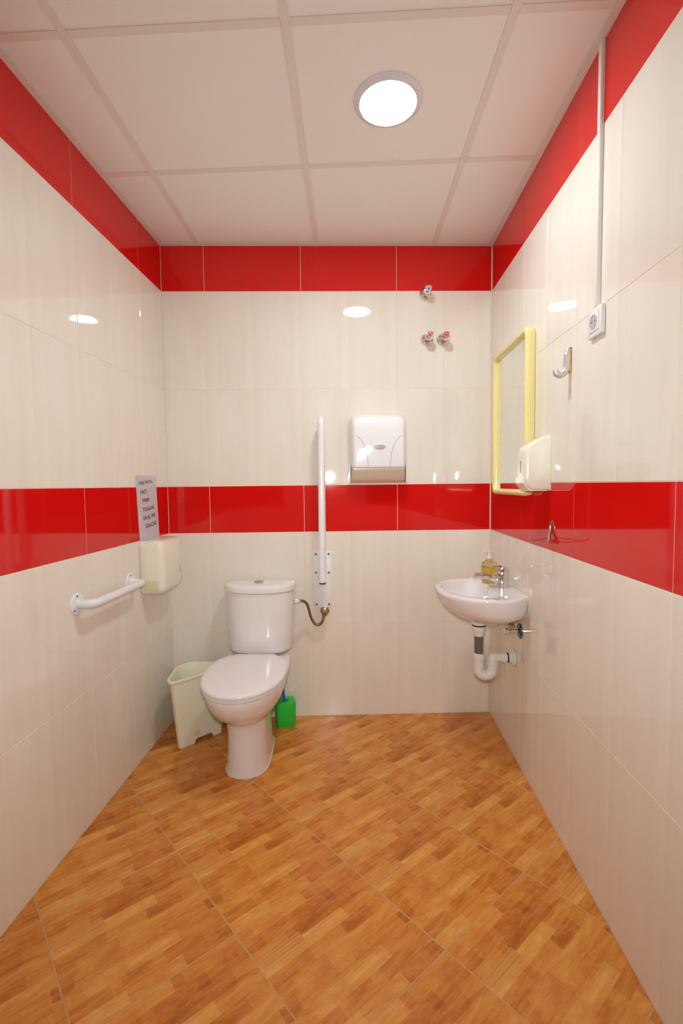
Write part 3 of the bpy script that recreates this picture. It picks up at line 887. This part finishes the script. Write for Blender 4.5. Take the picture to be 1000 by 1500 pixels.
# faucet
fc = thing('basin_faucet', 'chrome single-lever faucet on the white wash basin', 'faucet', (1.664, -.312, BZ+.0005))
bm = bmesh.new()
R3 = []
for z, hx, hy, cx in ((0, .031, .027, -.003), (.004, .031, .027, -.003), (.02, .030, .026, -.004), (.045, .031, .026, -.005), (.068, .030, .024, -.003), (.084, .024, .020, -.001), (.093, .014, .013, .001)):
    R3.append([Vector((cx+hx*math.cos(2*PI*i/28), hy*math.sin(2*PI*i/28), z)) for i in range(28)])
loft(bm, R3); link('body', bm, MT['chrome'], fc)
bm = bmesh.new()
sp_ = catmull([(-.008, 0, .030), (-.035, 0, .040), (-.065, 0, .049), (-.10, 0, .055), (-.128, 0, .056)], 6)
tube(bm, sp_, [.019]*6+[.0155]*6+[.0135]*6+[.0125]*8, 18)
lathe(bm, [(0, 0), (.0105, 0), (.0105, .012), (.0, .012)], (-.124, 0, .046), (-.1, 0, 1), 20)
link('spout', bm, MT['chrome'], fc)
bm = bmesh.new()
lv = catmull([(.012, 0, .090), (-.01, 0, .0965), (-.04, 0, .0955), (-.075, 0, .0945), (-.100, 0, .098)], 6)
rings = []
for i, p in enumerate(lv):
    t = i/(len(lv)-1); w_ = .014*(1-.35*t); h_ = .0055*(1-.6*t)
    rings.append([p+Vector((0, w_*math.cos(2*PI*k_/16), h_*math.sin(2*PI*k_/16))) for k_ in range(16)])
loft(bm, rings); link('lever', bm, MT['chrome'], fc)

# soap bottle
sb = thing('soap_bottle', 'pump bottle of yellow liquid soap standing behind the basin faucet', 'bottle', (1.630, -.205, BZ+.0005), .2)
def el(a, b, z, n=32): return [Vector((a*math.cos(2*PI*i/n), b*math.sin(2*PI*i/n), z)) for i in range(n)]
bm = bmesh.new(); loft(bm, [el(.034, .020, 0), el(.037, .023, .004), el(.038, .024, .03), el(.039, .024, .084), el(.036, .022, .096), el(.022, .017, .106), el(.0145, .0145, .110), el(.0145, .0145, .116)]); link('bottle_body', bm, MT['clearp'], sb)
bm = bmesh.new(); loft(bm, [el(.032, .018, .002), el(.0355, .0215, .006), el(.0365, .0225, .03), el(.0373, .0225, .080), el(.037, .022, .082)]); link('liquid', bm, MT['liquid'], sb)
bm = bmesh.new(); lathe(bm, [(0, 0), (.0145, 0), (.0145, .014), (.012, .017), (.006, .018), (.005, .026), (.0075, .027), (.0085, .034), (.006, .038), (0, .039)], (0, 0, .1162), (0, 0, 1), 24); tube(bm, [(0, 0, .149), (-.018, -.002, .150), (-.026, -.003, .146)], [.005, .0042, .0035], 12); link('pump', bm, MT['pump'], sb)

# drain trap under the basin
tx, ty = 1.556, -.312
tp = thing('drain_trap', 'white plastic drain trap with a grey section under the wash basin', 'pipe', (tx, ty, .632))
def L(x, y, z): return Vector((x-tx, y-ty, z-.632))
bm = bmesh.new(); lathe(bm, [(0, 0), (.033, 0), (.034, .004), (.034, .009), (.030, .0105), (0, .0105)], L(tx, ty, .6225), (0, 0, 1), 36); lathe(bm, [(0, 0), (.036, 0), (.044, .008), (.044, .036), (0, .036)], L(tx, ty, .633), (0, 0, 1), 36); link('flange_nut', bm, MT['pvc'], tp)
bm = bmesh.new(); lathe(bm, [(0, 0), (.031, 0), (.0318, .003), (.031, .006), (0, .006)], L(tx, ty, .6155), (0, 0, 1), 36); link('gasket', bm, MT['dark'], tp)
bm = bmesh.new(); lathe(bm, [(0, 0), (.020, 0), (.0215, .003), (.0225, .016), (.027, .020), (.0285, .026), (.0285, .046), (0, .047)], L(tx, ty, .568), (0, 0, 1), 36); link('collar', bm, MT['pvc'], tp)
bm = bmesh.new(); lathe(bm, [(0, 0), (.0198, 0), (.0198, .082), (0, .082)], L(tx, ty, .487), (0, 0, 1), 32); link('grey_pipe', bm, MT['grey'], tp)
bm = bmesh.new(); lathe(bm, [(0, 0), (.0240, 0), (.0262, .004), (.0262, .030), (.0245, .034), (0, .034)], L(tx, ty, .455), (0, 0, 1), 32); link('collar', bm, MT['pvc'], tp)
arc = [L(tx, ty, .456), L(tx, ty, .42)]
for i in range(1, 17):
    a = PI+PI*i/16; arc.append(L(tx+.031+.031*math.cos(a), ty, .415+.031*math.sin(a)))
arc += [L(tx+.062, ty, .44)]
bm = bmesh.new(); tube(bm, arc, .0235, 28); link('trap_bend', bm, MT['pvc'], tp)
bm = bmesh.new(); lathe(bm, [(0, 0), (.0262, 0), (.0275, .003), (.0275, .010), (.024, .013), (0, .013)], L(tx+.062, ty, .434), (0, 0, 1), 32); link('collar', bm, MT['pvc'], tp)
bm = bmesh.new(); tube(bm, smooth_path([L(tx+.062, ty, .445), L(tx+.062, ty, .470), L(W-.028, ty+.012, .462)], .022, 8), .0205, 28); link('waste_arm', bm, MT['pvc'], tp)
bm = bmesh.new(); lathe(bm, [(0, 0), (.0235, 0), (.0235, .022), (0, .022)], L(W-.058, ty+.010, .463), (1, 0, 0), 32); link('collar', bm, MT['pvc'], tp)
bm = bmesh.new(); lathe(bm, [(0, 0), (.0225, 0), (.0225, .006), (0, .006)], L(W-.034, ty+.011, .463), (1, 0, 0), 32); link('gasket', bm, MT['dark'], tp)
bm = bmesh.new(); lathe(bm, [(0, 0), (.024, 0), (.024, .012), (.037, .016), (.038, .0245), (0, .0245)], L(W-.0262, ty+.012, .462), (1, 0, 0), 36); link('wall_flange', bm, MT['pvc'], tp)

# angle valves below the basin
def angle_valve(y, z, label, full=True):
    t = thing('angle_valve', label, 'valve', (W, y, z), -PI/2, 'angle valves under the basin')
    bm = bmesh.new(); lathe(bm, [(0, 0), (.034, 0), (.034, .003), (.026, .009), (.011, .012), (0, .012)], (0, 0, 0), (0, -1, 0), 32); link('wall_rose', bm, MT['teal'], t)
    bm = bmesh.new(); lathe(bm, [(0, 0), (.0095, 0), (.0095, .014), (.0135, .016), (.0135, .034), (.009, .036), (.009, .042), (.0145, .044), (.0145, .058), (0, .060)], (0, -.010, 0), (0, -1, 0), 12); link('valve_body', bm, MT['chrome'], t)
    bm = bmesh.new(); lathe(bm, [(0, 0), (.0085, 0), (.0105, .004), (.0105, .014), (.007, .016), (0, .016)], (0, -.035, .012), (0, 0, 1), 12); link('outlet_nut', bm, MT['chrome'], t)
    bm = bmesh.new(); tube(bm, [(0, -.035, .026), (0, -.035, .040), (-.002, -.036, .062)], .0062, 12); link('supply_pipe', bm, MT['hose'], t)
angle_valve(-.382, .612, 'chrome angle valve with rose tinted with a dark reflection nearer the camera, under the basin')
angle_valve(-.250, .610, 'chrome angle valve further back, mostly hidden under the basin')
